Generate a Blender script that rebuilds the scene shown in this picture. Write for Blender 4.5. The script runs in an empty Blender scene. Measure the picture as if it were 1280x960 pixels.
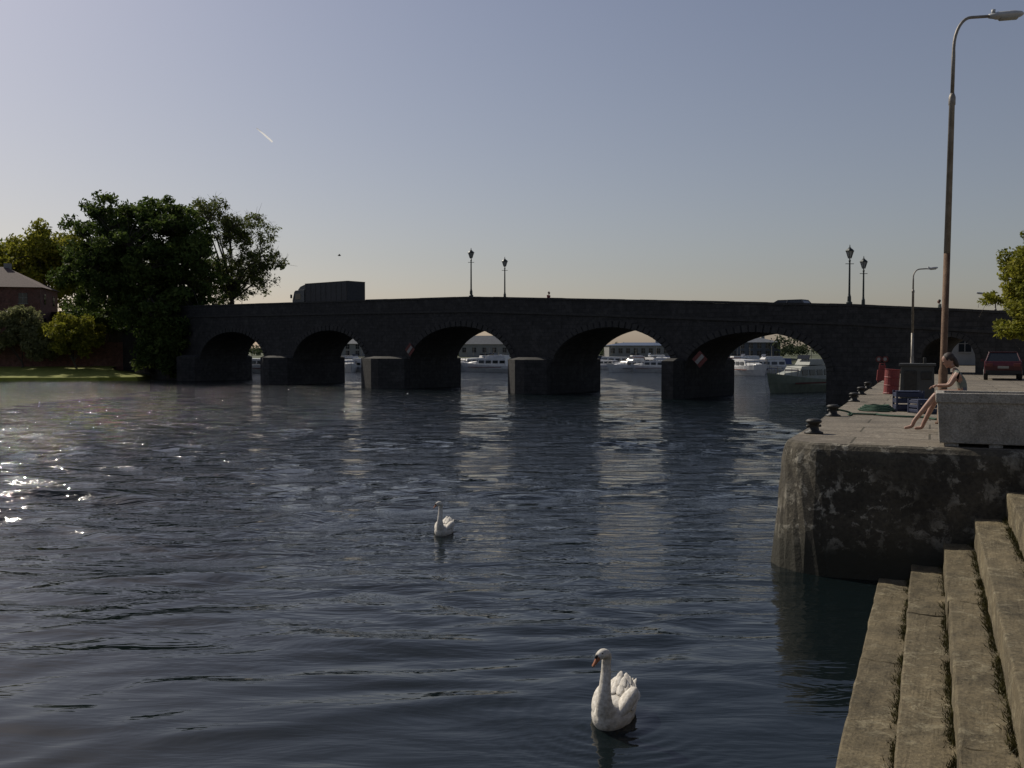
import bpy, math, random
import numpy as np
from mathutils import Vector, Matrix
random.seed(7); np.random.seed(7)
scn=bpy.context.scene
CAMZ=3.7; F=1200.0; HY=437.0; QZ=2.15

# ------------------------------------------------------------ helpers
def new_obj(name, me, parent=None):
    o=bpy.data.objects.new(name, me); scn.collection.objects.link(o)
    if parent: o.parent=parent
    return o
def empty(name, loc=(0,0,0), rz=0):
    e=bpy.data.objects.new(name,None); scn.collection.objects.link(e)
    e.location=loc; e.rotation_euler=(0,0,rz); e.empty_display_size=.2
    return e
class MB:
    def __init__(s): s.v=[]; s.f=[]; s.m=[]
    def add(s,vs,fs,mi=0):
        b=len(s.v); s.v+= [tuple(v) for v in vs]
        for f in fs: s.f.append(tuple(b+i for i in f)); s.m.append(mi)
    def box(s,c,sz,mi=0,M=None,taper=1.0):
        hx,hy,hz=sz[0]/2,sz[1]/2,sz[2]/2
        vs=[]
        for z,k in((-hz,1),(hz,taper)):
            for x,y in((-hx,-hy),(hx,-hy),(hx,hy),(-hx,hy)):
                p=Vector((x*k,y*k,z))
                if M is not None: p=M@p
                vs.append(p+Vector(c))
        s.add(vs,[(3,2,1,0),(4,5,6,7),(0,1,5,4),(1,2,6,5),(2,3,7,6),(3,0,4,7)],mi)
    def tube(s,pts,rad,n=8,mi=0,cap=True):
        pts=[Vector(p) for p in pts]
        if not hasattr(rad,'__len__'): rad=[rad]*len(pts)
        vs=[];fs=[]
        up=None
        for i,p in enumerate(pts):
            a=pts[max(i-1,0)]; b=pts[min(i+1,len(pts)-1)]
            t=(b-a).normalized() if (b-a).length>1e-9 else Vector((0,0,1))
            if up is None:
                up=t.orthogonal().normalized()
            up=(up-t*up.dot(t))
            if up.length<1e-6: up=t.orthogonal()
            up.normalize(); w=t.cross(up)
            for k in range(n):
                an=2*math.pi*k/n
                vs.append(p+(up*math.cos(an)+w*math.sin(an))*rad[i])
        for i in range(len(pts)-1):
            for k in range(n):
                fs.append((i*n+k,i*n+(k+1)%n,(i+1)*n+(k+1)%n,(i+1)*n+k))
        if cap:
            fs.append(tuple(range(n))[::-1]); fs.append(tuple((len(pts)-1)*n+k for k in range(n)))
        s.add(vs,fs,mi)
    def loft(s,rings,mi=0,cap=True):
        n=len(rings[0]); vs=[p for r in rings for p in r]; fs=[]
        for i in range(len(rings)-1):
            for k in range(n):
                fs.append((i*n+k,i*n+(k+1)%n,(i+1)*n+(k+1)%n,(i+1)*n+k))
        if cap:
            fs.append(tuple(range(n))[::-1]); fs.append(tuple((len(rings)-1)*n+k for k in range(n)))
        s.add(vs,fs,mi)
    def lathe(s,prof,c=(0,0,0),n=12,mi=0):
        s.loft([[ (c[0]+r*math.cos(2*math.pi*k/n),c[1]+r*math.sin(2*math.pi*k/n),c[2]+z) for k in range(n)] for r,z in prof],mi)
    def ball(s,c,r,n=10,mi=0,M=None):
        if not hasattr(r,'__len__'): r=(r,r,r)
        rings=[]
        for i in range(n+1):
            th=math.pi*i/n; th=min(max(th,.03),math.pi-.03)
            ring=[]
            for k in range(n+2):
                a=2*math.pi*k/(n+2)
                p=Vector((r[0]*math.sin(th)*math.cos(a),r[1]*math.sin(th)*math.sin(a),-r[2]*math.cos(th)))
                if M is not None: p=M@p
                ring.append(p+Vector(c))
            rings.append(ring)
        s.loft(rings,mi)
    def obj(s,name,mats,parent=None,smooth=False,bevel=0,seg=2):
        me=bpy.data.meshes.new(name); me.from_pydata(s.v,[],s.f)
        for m in mats: me.materials.append(m)
        me.polygons.foreach_set('material_index',s.m)
        if smooth: me.polygons.foreach_set('use_smooth',[True]*len(s.f))
        me.update()
        o=new_obj(name,me,parent)
        if bevel:
            b=o.modifiers.new('b','BEVEL'); b.width=bevel; b.segments=seg; b.limit_method='ANGLE'; b.angle_limit=math.radians(40)
        return o

# ------------------------------------------------------------ materials
def base_mat(name):
    m=bpy.data.materials.new(name); m.use_nodes=True
    nt=m.node_tree; b=nt.nodes['Principled BSDF']; return m,nt,b
def N(nt,t,**k):
    n=nt.nodes.new(t)
    for a,v in k.items():
        if a.startswith('i_'): n.inputs[a[2:].replace('_',' ')].default_value=v
        else: setattr(n,a,v)
    return n
def c4(c): return (c[0],c[1],c[2],1)
def ramp(nt,stops):
    r=nt.nodes.new('ShaderNodeValToRGB'); e=r.color_ramp.elements
    while len(e)<len(stops): e.new(.5)
    for i,(p,c) in enumerate(stops): e[i].position=p; e[i].color=c4(c)
    return r
def noisy(name,c1,c2,scale=3,rough=.8,bump=.3,metal=0,detail=6,bs=None,dist=.02):
    m,nt,b=base_mat(name); L=nt.links.new
    tc=N(nt,'ShaderNodeTexCoord')
    n=N(nt,'ShaderNodeTexNoise',i_Scale=scale,i_Detail=detail,i_Roughness=.62); L(tc.outputs['Object'],n.inputs['Vector'])
    r=ramp(nt,[(.3,c1),(.7,c2)]); L(n.outputs['Fac'],r.inputs[0]); L(r.outputs[0],b.inputs['Base Color'])
    b.inputs['Roughness'].default_value=rough; b.inputs['Metallic'].default_value=metal
    if bump:
        n2=N(nt,'ShaderNodeTexNoise',i_Scale=bs or scale*5,i_Detail=6); L(tc.outputs['Object'],n2.inputs['Vector'])
        bp=N(nt,'ShaderNodeBump',i_Strength=bump,i_Distance=dist); L(n2.outputs['Fac'],bp.inputs['Height']); L(bp.outputs[0],b.inputs['Normal'])
    return m
def concrete(name,c1,c2,lich=(.42,.40,.35),lamt=.6,wet=False,sc=1.2,joints=None,th=(.52,.57)):
    m,nt,b=base_mat(name); L=nt.links.new
    g=N(nt,'ShaderNodeNewGeometry'); P=g.outputs['Position']
    n=N(nt,'ShaderNodeTexNoise',i_Scale=sc,i_Detail=8,i_Roughness=.65); L(P,n.inputs['Vector'])
    r=ramp(nt,[(.3,c1),(.68,c2)]); L(n.outputs['Fac'],r.inputs[0]); col=r.outputs[0]
    n2=N(nt,'ShaderNodeTexNoise',i_Scale=sc*3.2,i_Detail=9,i_Roughness=.72,i_Distortion=.35); L(P,n2.inputs['Vector'])
    r2=ramp(nt,[(th[0],(0,0,0)),(th[1],(1,1,1))]); L(n2.outputs['Fac'],r2.inputs[0])
    n3=N(nt,'ShaderNodeTexNoise',i_Scale=sc*.9,i_Detail=3); L(P,n3.inputs['Vector'])
    r3=ramp(nt,[(.42,(0,0,0)),(.56,(1,1,1))]); L(n3.outputs['Fac'],r3.inputs[0])
    mu=N(nt,'ShaderNodeMath',operation='MULTIPLY'); L(r2.outputs[0],mu.inputs[0]); L(r3.outputs[0],mu.inputs[1])
    mu2=N(nt,'ShaderNodeMath',operation='MULTIPLY'); L(mu.outputs[0],mu2.inputs[0]); mu2.inputs[1].default_value=lamt
    mx=N(nt,'ShaderNodeMixRGB'); L(mu2.outputs[0],mx.inputs[0]); L(col,mx.inputs[1]); mx.inputs[2].default_value=c4(lich); col=mx.outputs[0]
    n4=N(nt,'ShaderNodeTexNoise',i_Scale=sc*14,i_Detail=6,i_Roughness=.7); L(P,n4.inputs['Vector'])
    r4=ramp(nt,[(.3,(.45,.45,.45)),(.6,(1.1,1.1,1.1))]); L(n4.outputs['Fac'],r4.inputs[0])
    m4=N(nt,'ShaderNodeMixRGB',blend_type='MULTIPLY'); m4.inputs[0].default_value=1; L(col,m4.inputs[1]); L(r4.outputs[0],m4.inputs[2]); col=m4.outputs[0]
    if wet:
        sp=N(nt,'ShaderNodeSeparateXYZ'); L(P,sp.inputs[0])
        ad=N(nt,'ShaderNodeMath',operation='MULTIPLY_ADD'); L(n.outputs['Fac'],ad.inputs[0]); ad.inputs[1].default_value=-.7; L(sp.outputs[2],ad.inputs[2])
        rw=ramp(nt,[(.0,(1,1,1)),(.5,(0,0,0))]); L(ad.outputs[0],rw.inputs[0])
        mw=N(nt,'ShaderNodeMixRGB'); L(rw.outputs[0],mw.inputs[0]); L(col,mw.inputs[1]); mw.inputs[2].default_value=(.03,.028,.018,1); col=mw.outputs[0]
    hgt=n4.outputs['Fac']
    if joints:
        mp=N(nt,'ShaderNodeMapping'); mp.inputs['Rotation'].default_value=(0,0,joints[2]); L(P,mp.inputs[0])
        br=N(nt,'ShaderNodeTexBrick'); L(mp.outputs[0],br.inputs['Vector']); br.inputs['Scale'].default_value=1
        br.inputs['Brick Width'].default_value=joints[0]; br.inputs['Row Height'].default_value=joints[1]; br.inputs['Mortar Size'].default_value=.02
        br.inputs['Color1'].default_value=(1,1,1,1); br.inputs['Color2'].default_value=(.78,.78,.78,1); br.inputs['Mortar'].default_value=(.3,.3,.25,1)
        mj=N(nt,'ShaderNodeMixRGB',blend_type='MULTIPLY'); mj.inputs[0].default_value=1; L(col,mj.inputs[1]); L(br.outputs[0],mj.inputs[2]); col=mj.outputs[0]
    L(col,b.inputs['Base Color']); b.inputs['Roughness'].default_value=.9
    bp=N(nt,'ShaderNodeBump',i_Strength=.7,i_Distance=.02); L(hgt,bp.inputs['Height'])
    bp2=N(nt,'ShaderNodeBump',i_Strength=.6,i_Distance=.06); L(n2.outputs['Fac'],bp2.inputs['Height']); L(bp.outputs[0],bp2.inputs['Normal'])
    L(bp2.outputs[0],b.inputs['Normal'])
    return m
def masonry(name,c1,c2,mortar,w=.7,h=.32,lich=.35,bright=(.3,.29,.27)):
    m,nt,b=base_mat(name); L=nt.links.new
    uv=N(nt,'ShaderNodeUVMap'); uv.uv_map='UVMap'
    br=N(nt,'ShaderNodeTexBrick'); L(uv.outputs[0],br.inputs['Vector']); br.inputs['Scale'].default_value=1
    br.inputs['Brick Width'].default_value=w; br.inputs['Row Height'].default_value=h; br.inputs['Mortar Size'].default_value=.03 if w>.4 else .012
    br.inputs['Color1'].default_value=c4(c1); br.inputs['Color2'].default_value=c4(c2); br.inputs['Mortar'].default_value=c4(mortar)
    g=N(nt,'ShaderNodeNewGeometry')
    n=N(nt,'ShaderNodeTexNoise',i_Scale=.45,i_Detail=9,i_Roughness=.7); L(g.outputs['Position'],n.inputs['Vector'])
    r=ramp(nt,[(.53,(0,0,0)),(.68,(1,1,1))]); L(n.outputs['Fac'],r.inputs[0])
    mu=N(nt,'ShaderNodeMath',operation='MULTIPLY'); mu.inputs[1].default_value=lich; L(r.outputs[0],mu.inputs[0])
    mx=N(nt,'ShaderNodeMixRGB'); L(mu.outputs[0],mx.inputs[0]); L(br.outputs[0],mx.inputs[1]); mx.inputs[2].default_value=c4(bright)
    n2=N(nt,'ShaderNodeTexNoise',i_Scale=2.5,i_Detail=8,i_Roughness=.7); L(g.outputs['Position'],n2.inputs['Vector'])
    r2=ramp(nt,[(.3,(.45,.45,.45)),(.65,(1.3,1.3,1.3))]); L(n2.outputs['Fac'],r2.inputs[0])
    m2=N(nt,'ShaderNodeMixRGB',blend_type='MULTIPLY'); m2.inputs[0].default_value=1; L(mx.outputs[0],m2.inputs[1]); L(r2.outputs[0],m2.inputs[2])
    L(m2.outputs[0],b.inputs['Base Color']); b.inputs['Roughness'].default_value=.92
    bp=N(nt,'ShaderNodeBump',i_Strength=.6,i_Distance=.05); L(n2.outputs['Fac'],bp.inputs['Height']); L(bp.outputs[0],b.inputs['Normal'])
    return m
def plain(name,c,rough=.5,metal=0,var=.15,scale=6):
    return noisy(name,[x*(1-var) for x in c],[min(1,x*(1+var)) for x in c],scale,rough,.08,metal)
def foliage(name,c1,c2,c3,sc=.3,trans=.3):
    m,nt,b=base_mat(name); L=nt.links.new
    g=N(nt,'ShaderNodeNewGeometry')
    n=N(nt,'ShaderNodeTexNoise',i_Scale=sc,i_Detail=3); L(g.outputs['Position'],n.inputs['Vector'])
    ad=N(nt,'ShaderNodeMath',operation='MULTIPLY_ADD'); L(g.outputs['Random Per Island'],ad.inputs[0]); ad.inputs[1].default_value=.35; L(n.outputs['Fac'],ad.inputs[2])
    r=ramp(nt,[(.4,c1),(.65,c2),(.9,c3)]); L(ad.outputs[0],r.inputs[0])
    L(r.outputs[0],b.inputs['Base Color']); b.inputs['Roughness'].default_value=.7
    b.inputs['Specular IOR Level'].default_value=.2
    t=N(nt,'ShaderNodeBsdfTranslucent'); L(r.outputs[0],t.inputs[0])
    mx=N(nt,'ShaderNodeMixShader'); mx.inputs[0].default_value=trans
    L(b.outputs[0],mx.inputs[1]); L(t.outputs[0],mx.inputs[2])
    L(mx.outputs[0],nt.nodes['Material Output'].inputs[0])
    return m

M_conc=concrete('quay_concrete_wall',(.035,.03,.022),(.105,.09,.062),(.38,.35,.28),.85,wet=True,sc=1.1)
A_Q=math.atan2(.4,.917)
M_qtop=concrete('quay_paving',(.14,.118,.088),(.27,.23,.175),(.40,.36,.29),.35,joints=(2.4,1.2,A_Q))
M_step=concrete('step_concrete',(.065,.052,.028),(.20,.16,.09),(.32,.28,.18),.5,wet=False,sc=1.7)
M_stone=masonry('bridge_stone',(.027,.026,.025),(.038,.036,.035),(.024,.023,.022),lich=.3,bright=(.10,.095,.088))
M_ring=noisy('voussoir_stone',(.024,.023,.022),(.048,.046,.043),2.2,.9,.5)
M_bark=noisy('bark',(.03,.025,.02),(.09,.075,.06),6,.95,.6)
M_fol_dark=foliage('leaves_dark',(.028,.046,.010),(.065,.10,.022),(.13,.17,.04),.35,.42)
M_fol_mid=foliage('leaves_mid',(.055,.072,.018),(.11,.14,.035),(.19,.20,.06),.5,.42)
M_fol_grey=foliage('leaves_grey_green',(.11,.12,.05),(.18,.19,.085),(.27,.27,.13),.7,.42)
M_fol_yel=foliage('leaves_yellow',(.11,.12,.015),(.20,.21,.025),(.31,.29,.045),1.0,.45)
M_fol_far=foliage('leaves_far',(.04,.055,.03),(.065,.085,.042),(.10,.115,.06))
M_iron=noisy('cast_iron',(.015,.015,.014),(.04,.036,.03),9,.55,.3,.3)
M_green_iron=noisy('lamp_paint_dark_green',(.012,.02,.016),(.025,.035,.03),9,.45,.1,.2)
M_glass=plain('lantern_glass',(.30,.31,.29),.15)
M_rust=noisy('rusty_steel',(.09,.045,.025),(.20,.125,.075),5,.8,.4,.2,bs=40)
M_galv=noisy('galvanised_steel',(.17,.15,.12),(.30,.28,.25),6,.55,.2,.5)
M_lampw=plain('lamp_housing_grey',(.42,.43,.43),.5)
M_white=noisy('boat_white_gelcoat',(.45,.45,.45),(.66,.66,.64),2,.35,.03)
M_dark=plain('dark_glass',(.015,.018,.022),.1)
M_rubber=plain('black_rubber',(.02,.02,.02),.8)
M_truck=noisy('truck_curtain_navy',(.012,.014,.019),(.02,.023,.031),1.5,.6,.1)
M_truckcab=plain('truck_cab_grey',(.07,.075,.08),.5)
M_maroon=plain('car_paint_maroon',(.055,.008,.012),.3)
M_silver=plain('car_paint_dark',(.03,.033,.04),.3)
M_redp=noisy('red_painted_steel',(.14,.02,.018),(.23,.03,.028),7,.6,.2)
M_signred=noisy('sign_red',(.10,.027,.022),(.16,.045,.035),7,.8,.1)
M_signw=plain('sign_white',(.24,.23,.21),.7)
M_blue=plain('blue_plastic',(.02,.027,.06),.5)
M_rope=noisy('green_rope',(.02,.05,.035),(.04,.10,.06),30,.9,.5)
M_grass=noisy('grass',(.15,.17,.02),(.26,.27,.04),1.5,.95,.6)
M_land=noisy('ground_soil',(.05,.06,.03),(.09,.10,.05),.2,.95,.3)
M_asph=noisy('asphalt',(.04,.04,.04),(.06,.06,.058),8,.9,.4)
M_brick=masonry('house_brick',(.14,.042,.03),(.19,.06,.042),(.14,.12,.10),.24,.08,.1)
M_roof=noisy('roof_tiles',(.08,.052,.045),(.12,.08,.07),3,.85,.5)
M_render=noisy('rendered_wall',(.20,.20,.19),(.27,.265,.25),1,.85,.1)
M_slate=noisy('slate',(.07,.08,.095),(.11,.12,.135),1.5,.7,.2)
M_broof=noisy('blue_metal_roof',(.05,.08,.14),(.08,.11,.18),1.5,.6,.1)
M_trough=concrete('trough_concrete',(.24,.22,.185),(.42,.39,.34),(.52,.49,.43),.3,sc=2.5)
M_skin=noisy('skin',(.29,.16,.11),(.38,.22,.16),12,.55,.05)
M_hair=noisy('hair_brown',(.02,.012,.008),(.045,.027,.016),30,.6,.4)
M_top=noisy('cotton_top',(.13,.145,.12),(.20,.21,.175),8,.9,.2)
M_short=noisy('shorts_denim',(.08,.08,.10),(.13,.13,.16),20,.9,.3)
M_moss=foliage('moss_blades',(.018,.017,.006),(.04,.038,.011),(.09,.08,.025),3.0,.15)

# ------------------------------------------------------------ camera
cam=bpy.data.cameras.new('camera'); co=bpy.data.objects.new('camera',cam); scn.collection.objects.link(co)
cam.sensor_width=36; cam.lens=36*F/1280; cam.clip_end=9000; cam.clip_start=.1
co.location=(0,0,CAMZ); co.rotation_euler=(math.radians(90)-math.atan((480-HY)/F),0,0)
scn.camera=co
# ------------------------------------------------------------ light
SUN_AZ=math.atan2(-.70,.71); SUN_EL=math.radians(40)
sd=Vector((math.sin(SUN_AZ)*math.cos(SUN_EL),math.cos(SUN_AZ)*math.cos(SUN_EL),math.sin(SUN_EL)))
sl=bpy.data.lights.new('sun','SUN'); sl.energy=3.5; sl.angle=math.radians(.5); sl.color=(1,.92,.79)
so=bpy.data.objects.new('sun',sl); scn.collection.objects.link(so); so.rotation_euler=sd.to_track_quat('Z','Y').to_euler()
so.location=(-30,30,60)
w=bpy.data.worlds.new('World'); scn.world=w; w.use_nodes=True; nt=w.node_tree
sky=nt.nodes.new('ShaderNodeTexSky'); sky.sky_type='NISHITA'; sky.sun_disc=False
sky.sun_elevation=SUN_EL; sky.sun_rotation=SUN_AZ; sky.air_density=1.0; sky.dust_density=1.2; sky.ozone_density=1.5
bg=nt.nodes['Background']; bg.inputs[1].default_value=.066
hs_=nt.nodes.new('ShaderNodeHueSaturation'); hs_.inputs['Saturation'].default_value=.74
ti=nt.nodes.new('ShaderNodeMixRGB'); ti.blend_type='MULTIPLY'; ti.inputs[0].default_value=1
tcw=nt.nodes.new('ShaderNodeTexCoord'); spw=nt.nodes.new('ShaderNodeSeparateXYZ'); nt.links.new(tcw.outputs['Generated'],spw.inputs[0])
rw_=ramp(nt,[(0.0,(1.0,.895,.86)),(.10,(1.0,.92,.90)),(.38,(.97,.93,.99))]); nt.links.new(spw.outputs[2],rw_.inputs[0]); nt.links.new(rw_.outputs[0],ti.inputs[2])
nt.links.new(sky.outputs[0],hs_.inputs['Color']); nt.links.new(hs_.outputs[0],ti.inputs[1]); nt.links.new(ti.outputs[0],bg.inputs[0])
scn.view_settings.view_transform='Standard'; scn.view_settings.look='None'; scn.view_settings.exposure=0

# ------------------------------------------------------------ frames
C=Vector((4.45,16.05)); d=Vector((.4,.9165)); r=Vector((.9165,-.4))
def Pq(s,t,z): 
    p=C+d*s+r*t; return Vector((p.x,p.y,z))
def W(px,D,z=0): return Vector(((px-640)/F*D,D,z))
def Zy(y,D): return CAMZ+(HY-y)*D/F
O=Vector((21.4,65.3)); u=Vector((-.772,.636)).normalized(); nn=Vector((u.y,-u.x))
def Bq(a,wd,z):
    p=O+u*a+nn*wd; return Vector((p.x,p.y,z))
def apx(px):
    k=(px-640)/F; return (O.x-k*O.y)/(k*u.y-u.x)

# ------------------------------------------------------------ water
swans=[(W(768,9.5),math.radians(-90-20),1.0),(W(554,19.2),math.radians(-90-10),.93)]
def spaced(lo,hi,d0,g):
    out=[lo]; st=d0
    while out[-1]<hi: out.append(out[-1]+st); st*=g
    return out
ys=spaced(6.5,150,.045,1.0060)
ys=[-60,-10,3,5.5]+ys+[ys[-1]+8,175,200,262]
xp=spaced(0,34,.055,1.0085); 
xs=sorted(set([-x for x in xp]+xp)); xs=[-900,-300,-120,-60]+[x for x in xs if x<14]+[20,30,60,140,400]
xs=np.array(sorted(xs)); ys=np.array(ys)
X,Y=np.meshgrid(xs,ys)
dxs=np.gradient(xs); dys=np.gradient(ys); cell=np.maximum(dxs[None,:]*.5,dys[:,None])
Z=np.zeros_like(X)
rng=np.random.RandomState(3)
mod=np.zeros_like(X)
for i in range(14):
    a=rng.uniform(0,2*math.pi); k=2*math.pi/rng.uniform(5,22); mod+=np.sin(X*math.cos(a)*k*.6+Y*math.sin(a)*k+rng.uniform(0,6.3))
mod=np.clip(.9+mod/7,.25,1.8)
warpx=.35*np.sin(Y*.9+1.3*np.sin(X*.35))+.25*np.sin(X*.7+Y*.4); warpy=.3*np.sin(X*.55+.8*np.sin(Y*.6))+.2*np.sin(Y*1.1-X*.8)
XX=X+warpx; YY=Y+warpy
for i in range(90):
    lam=math.exp(rng.uniform(math.log(.28),math.log(3.0)))
    a=rng.normal(math.radians(94),math.radians(22)); k=2*math.pi/lam
    slope=(.020 if lam<1.6 else .012) if lam>.5 else .014
    amp=slope/k
    fade=np.clip(lam/(cell*4)-.6,0,1)
    Z+=amp*fade*np.sin(k*(XX*math.cos(a)+YY*math.sin(a))+rng.uniform(0,6.3))
Z*=mod
nearcalm=np.clip(.46+(Y-9)/18,.46,1.4); Z*=nearcalm
shel=1-.62*np.clip((X-1.0)/2.5,0,1)*np.clip((24-Y)/8,0,1); Z*=shel
for (p,h,sc) in swans:
    R=np.hypot(X-p.x,Y-p.y)+1e-6
    ang=np.arctan2(Y-p.y,X-p.x)-h
    Z+=.006*np.exp(-((R-.45)/1.0)**2)*np.sin(2*math.pi*R/.17)*(R>.2)*np.clip(.6+.6*np.cos(ang),0.1,1.2)
    lx=(X-p.x)*math.cos(h)+(Y-p.y)*math.sin(h); ly=-(X-p.x)*math.sin(h)+(Y-p.y)*math.cos(h)
    back=np.clip(-lx+.35,0,4)
    Z+=.012*np.exp(-back/1.6)*(back>0)*np.exp(-((np.abs(ly)-.18-back*.36)/.10)**2)
edge=np.clip((X+33)/3,0,1)*np.clip((13.5-X)/1,0,1)*np.clip((Y-6.4)/.3,0,1)*np.clip((148-Y)/10,0,1)
edge=np.where((X<-33)|(X>13.5),0,edge)
Z*=edge
ny,nx=X.shape
me=bpy.data.meshes.new('water')
vs=np.stack([X,Y,Z],-1).reshape(-1,3)
idx=np.arange(ny*nx).reshape(ny,nx)
fs=np.stack([idx[:-1,:-1],idx[:-1,1:],idx[1:,1:],idx[1:,:-1]],-1).reshape(-1,4)
def fastmesh(me,vs,fs,smooth=False):
    k=fs.shape[1]
    me.vertices.add(len(vs)); me.vertices.foreach_set('co',vs.astype(np.float32).ravel())
    me.loops.add(fs.size); me.loops.foreach_set('vertex_index',fs.astype(np.int32).ravel())
    me.polygons.add(len(fs)); me.polygons.foreach_set('loop_start',np.arange(0,fs.size,k,dtype=np.int32))
    if smooth: me.polygons.foreach_set('use_smooth',np.ones(len(fs),dtype=bool))
    me.update(calc_edges=True)
fastmesh(me,vs,fs,True)
mw,nt,b=base_mat('river_water'); L=nt.links.new
b.inputs['Base Color'].default_value=(.005,.009,.010,1); b.inputs['Roughness'].default_value=.05; b.inputs['IOR'].default_value=1.33
g=N(nt,'ShaderNodeNewGeometry')
mp=N(nt,'ShaderNodeMapping'); mp.inputs['Scale'].default_value=(.38,1.15,1); L(g.outputs['Position'],mp.inputs[0])
n1=N(nt,'ShaderNodeTexNoise',i_Scale=1.5,i_Detail=4,i_Roughness=.55,i_Distortion=.5); L(mp.outputs[0],n1.inputs['Vector'])
n2=N(nt,'ShaderNodeTexNoise',i_Scale=5,i_Detail=2,i_Roughness=.5); L(mp.outputs[0],n2.inputs['Vector'])
sp=N(nt,'ShaderNodeSeparateXYZ'); L(g.outputs['Position'],sp.inputs[0])
mr=N(nt,'ShaderNodeMapRange'); L(sp.outputs[1],mr.inputs[0]); mr.inputs[1].default_value=10; mr.inputs[2].default_value=55; mr.inputs[3].default_value=.05; mr.inputs[4].default_value=1
bp=N(nt,'ShaderNodeBump',i_Distance=.72); L(mr.outputs[0],bp.inputs['Strength']); L(n1.outputs['Fac'],bp.inputs['Height'])
bp2=N(nt,'ShaderNodeBump',i_Strength=.22,i_Distance=.016); L(n2.outputs['Fac'],bp2.inputs['Height']); L(bp.outputs[0],bp2.inputs['Normal'])
L(bp2.outputs[0],b.inputs['Normal'])
me.materials.append(mw); new_obj('water',me)

m=MB(); m.add([(-5000,-500,-1.6),(5000,-500,-1.6),(5000,6500,-1.6),(-5000,6500,-1.6)],[(0,1,2,3)]); m.obj('ground',[M_land])
m=MB()
pts=[]
cols=[-3000,-400,-200,-100,-60,-30,0,30,60,100,200,400,3000]
rows=[(245,-1.5),(252,.5),(262,1.2),(320,1.8),(600,2.0),(6000,2.5)]
for i,(yy,zz) in enumerate(rows):
    for x in cols: pts.append((x,yy+6*math.sin(x*.03)*(i<3),zz))
nc=len(cols); m.add(pts,[(i*nc+j,i*nc+j+1,(i+1)*nc+j+1,(i+1)*nc+j) for i in range(len(rows)-1) for j in range(nc-1)])
m.obj('far_riverbank',[M_land],smooth=True)
m=MB(); pts=[]
edgeL=[(-46,128),(-45.5,121),(-44.5,114),(-48,111.5),(-54,111),(-62,111),(-75,110),(-110,109),(-300,105)]
offs=[(0,-1.5),(0,.45),(.4,.55),(6,1.05),(9,1.4),(30,2.4),(140,3)]
for o,z in offs:
    for i,(x,y) in enumerate(edgeL):
        if i<2: pts.append((x-o*.9,y+o*.25,z))
        elif i==2: pts.append((x-o*.7,y+o*.7,z))
        else: pts.append((x-o*.25,y+o,z))
nc=len(edgeL); m.add(pts,[(i*nc+j+1,i*nc+j,(i+1)*nc+j,(i+1)*nc+j+1) for i in range(len(offs)-1) for j in range(nc-1)])
m.obj('left_riverbank',[M_grass])

# ------------------------------------------------------------ quay
def outline(o,R=.85):
    pts=[(140,-o)]
    for s in list(range(60,2,-2)): pts.append((s,-o))
    for i in range(13):
        a=math.pi/2*i/12
        pts.append((R-(R+o)*math.sin(a),R-(R+o)*math.cos(a)))
    for t in (1.8,2.6,3.5,4.5,6,9,14,25,60): pts.append((-o,t))
    return pts
rings=[(-1.5,.24),(0,.19),(.7,.13),(1.3,.07),(1.6,.04),(1.8,.03),(1.95,.01),(2.05,-.02),(2.12,-.07),(QZ,-.14)]
m=MB(); allr=[]
for z,o in rings:
    ring=[]
    for i,(s,t) in enumerate(outline(o)):
        j=.02*math.sin(i*2.1+z*5)+.012*math.sin(i*5.3)
        ring.append(Pq(s+(j if s<1 else 0),t+(j if s>.5 else 0),z))
    allr.append(ring)
n=len(allr[0]); vs=[p for q in allr for p in q]
m.add(vs,[(i*n+k+1,i*n+k,(i+1)*n+k,(i+1)*n+k+1) for i in range(len(rings)-1) for k in range(n-1)],0)
b0=len(m.v); top=allr[-1]+[Pq(-.1+.2,140,QZ),Pq(140,140,QZ)]
m.add(top,[tuple(range(len(top)))[::-1]],1)
m.add([Pq(-14.8,4.22,QZ-.004),Pq(.12,4.22,QZ-.004),Pq(.12,140,QZ-.004),Pq(-80,140,QZ-.004),Pq(-80,-1,QZ-.004),Pq(-14.8,-1,QZ-.004)],[tuple(range(6))],1)
m.add([Pq(-14.8,-1,QZ-.004),Pq(-14.8,4.22,QZ-.004),Pq(-14.8,4.22,-1.5),Pq(-14.8,-1,-1.5)],[(0,1,2,3)],0)
m.add([Pq(-14.8,4.22,QZ-.004),Pq(.0,4.22,QZ-.004),Pq(.0,4.22,-1.5),Pq(-14.8,4.22,-1.5)],[(0,1,2,3)],0)
m.add([Pq(-14.8,-1,QZ-.004),Pq(-80,-1,QZ-.004),Pq(-80,-1,-1.5),Pq(-14.8,-1,-1.5)],[(0,1,2,3)],0)
m.obj('quay',[M_conc,M_qtop],smooth=False)
# steps
tt=[1.62,2.10,2.57,2.99,3.43,3.87,4.32]; zz=[.05,.30,.68,1.10,1.52,1.90]
Rq=Matrix.Rotation(-A_Q,3,'Z')
m=MB()
for i in range(6):
    s=-14.75
    while s<-.02:
        ln=random.uniform(4.5,7.5); e=min(s+ln,-.02)
        if -.02-e<1.5: e=-.02
        jt=random.uniform(-.012,.012); jz=random.uniform(-.006,.006)
        t0=tt[i]+jt; t1=tt[i+1]+.10
        cc=Pq((s+e)/2,(t0+t1)/2,(zz[i]+jz-1.2)/2)
        m.box(cc,(t1-t0,e-s-.006,zz[i]+jz+1.2),0,Rq)
        s=e
st=m.obj('stone_steps',[M_step],bevel=.02,seg=2)
ss=st.modifiers.new('s','SUBSURF'); ss.subdivision_type='SIMPLE'; ss.levels=4; ss.render_levels=4
tx=bpy.data.textures.new('rough','CLOUDS'); tx.noise_scale=.25
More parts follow.
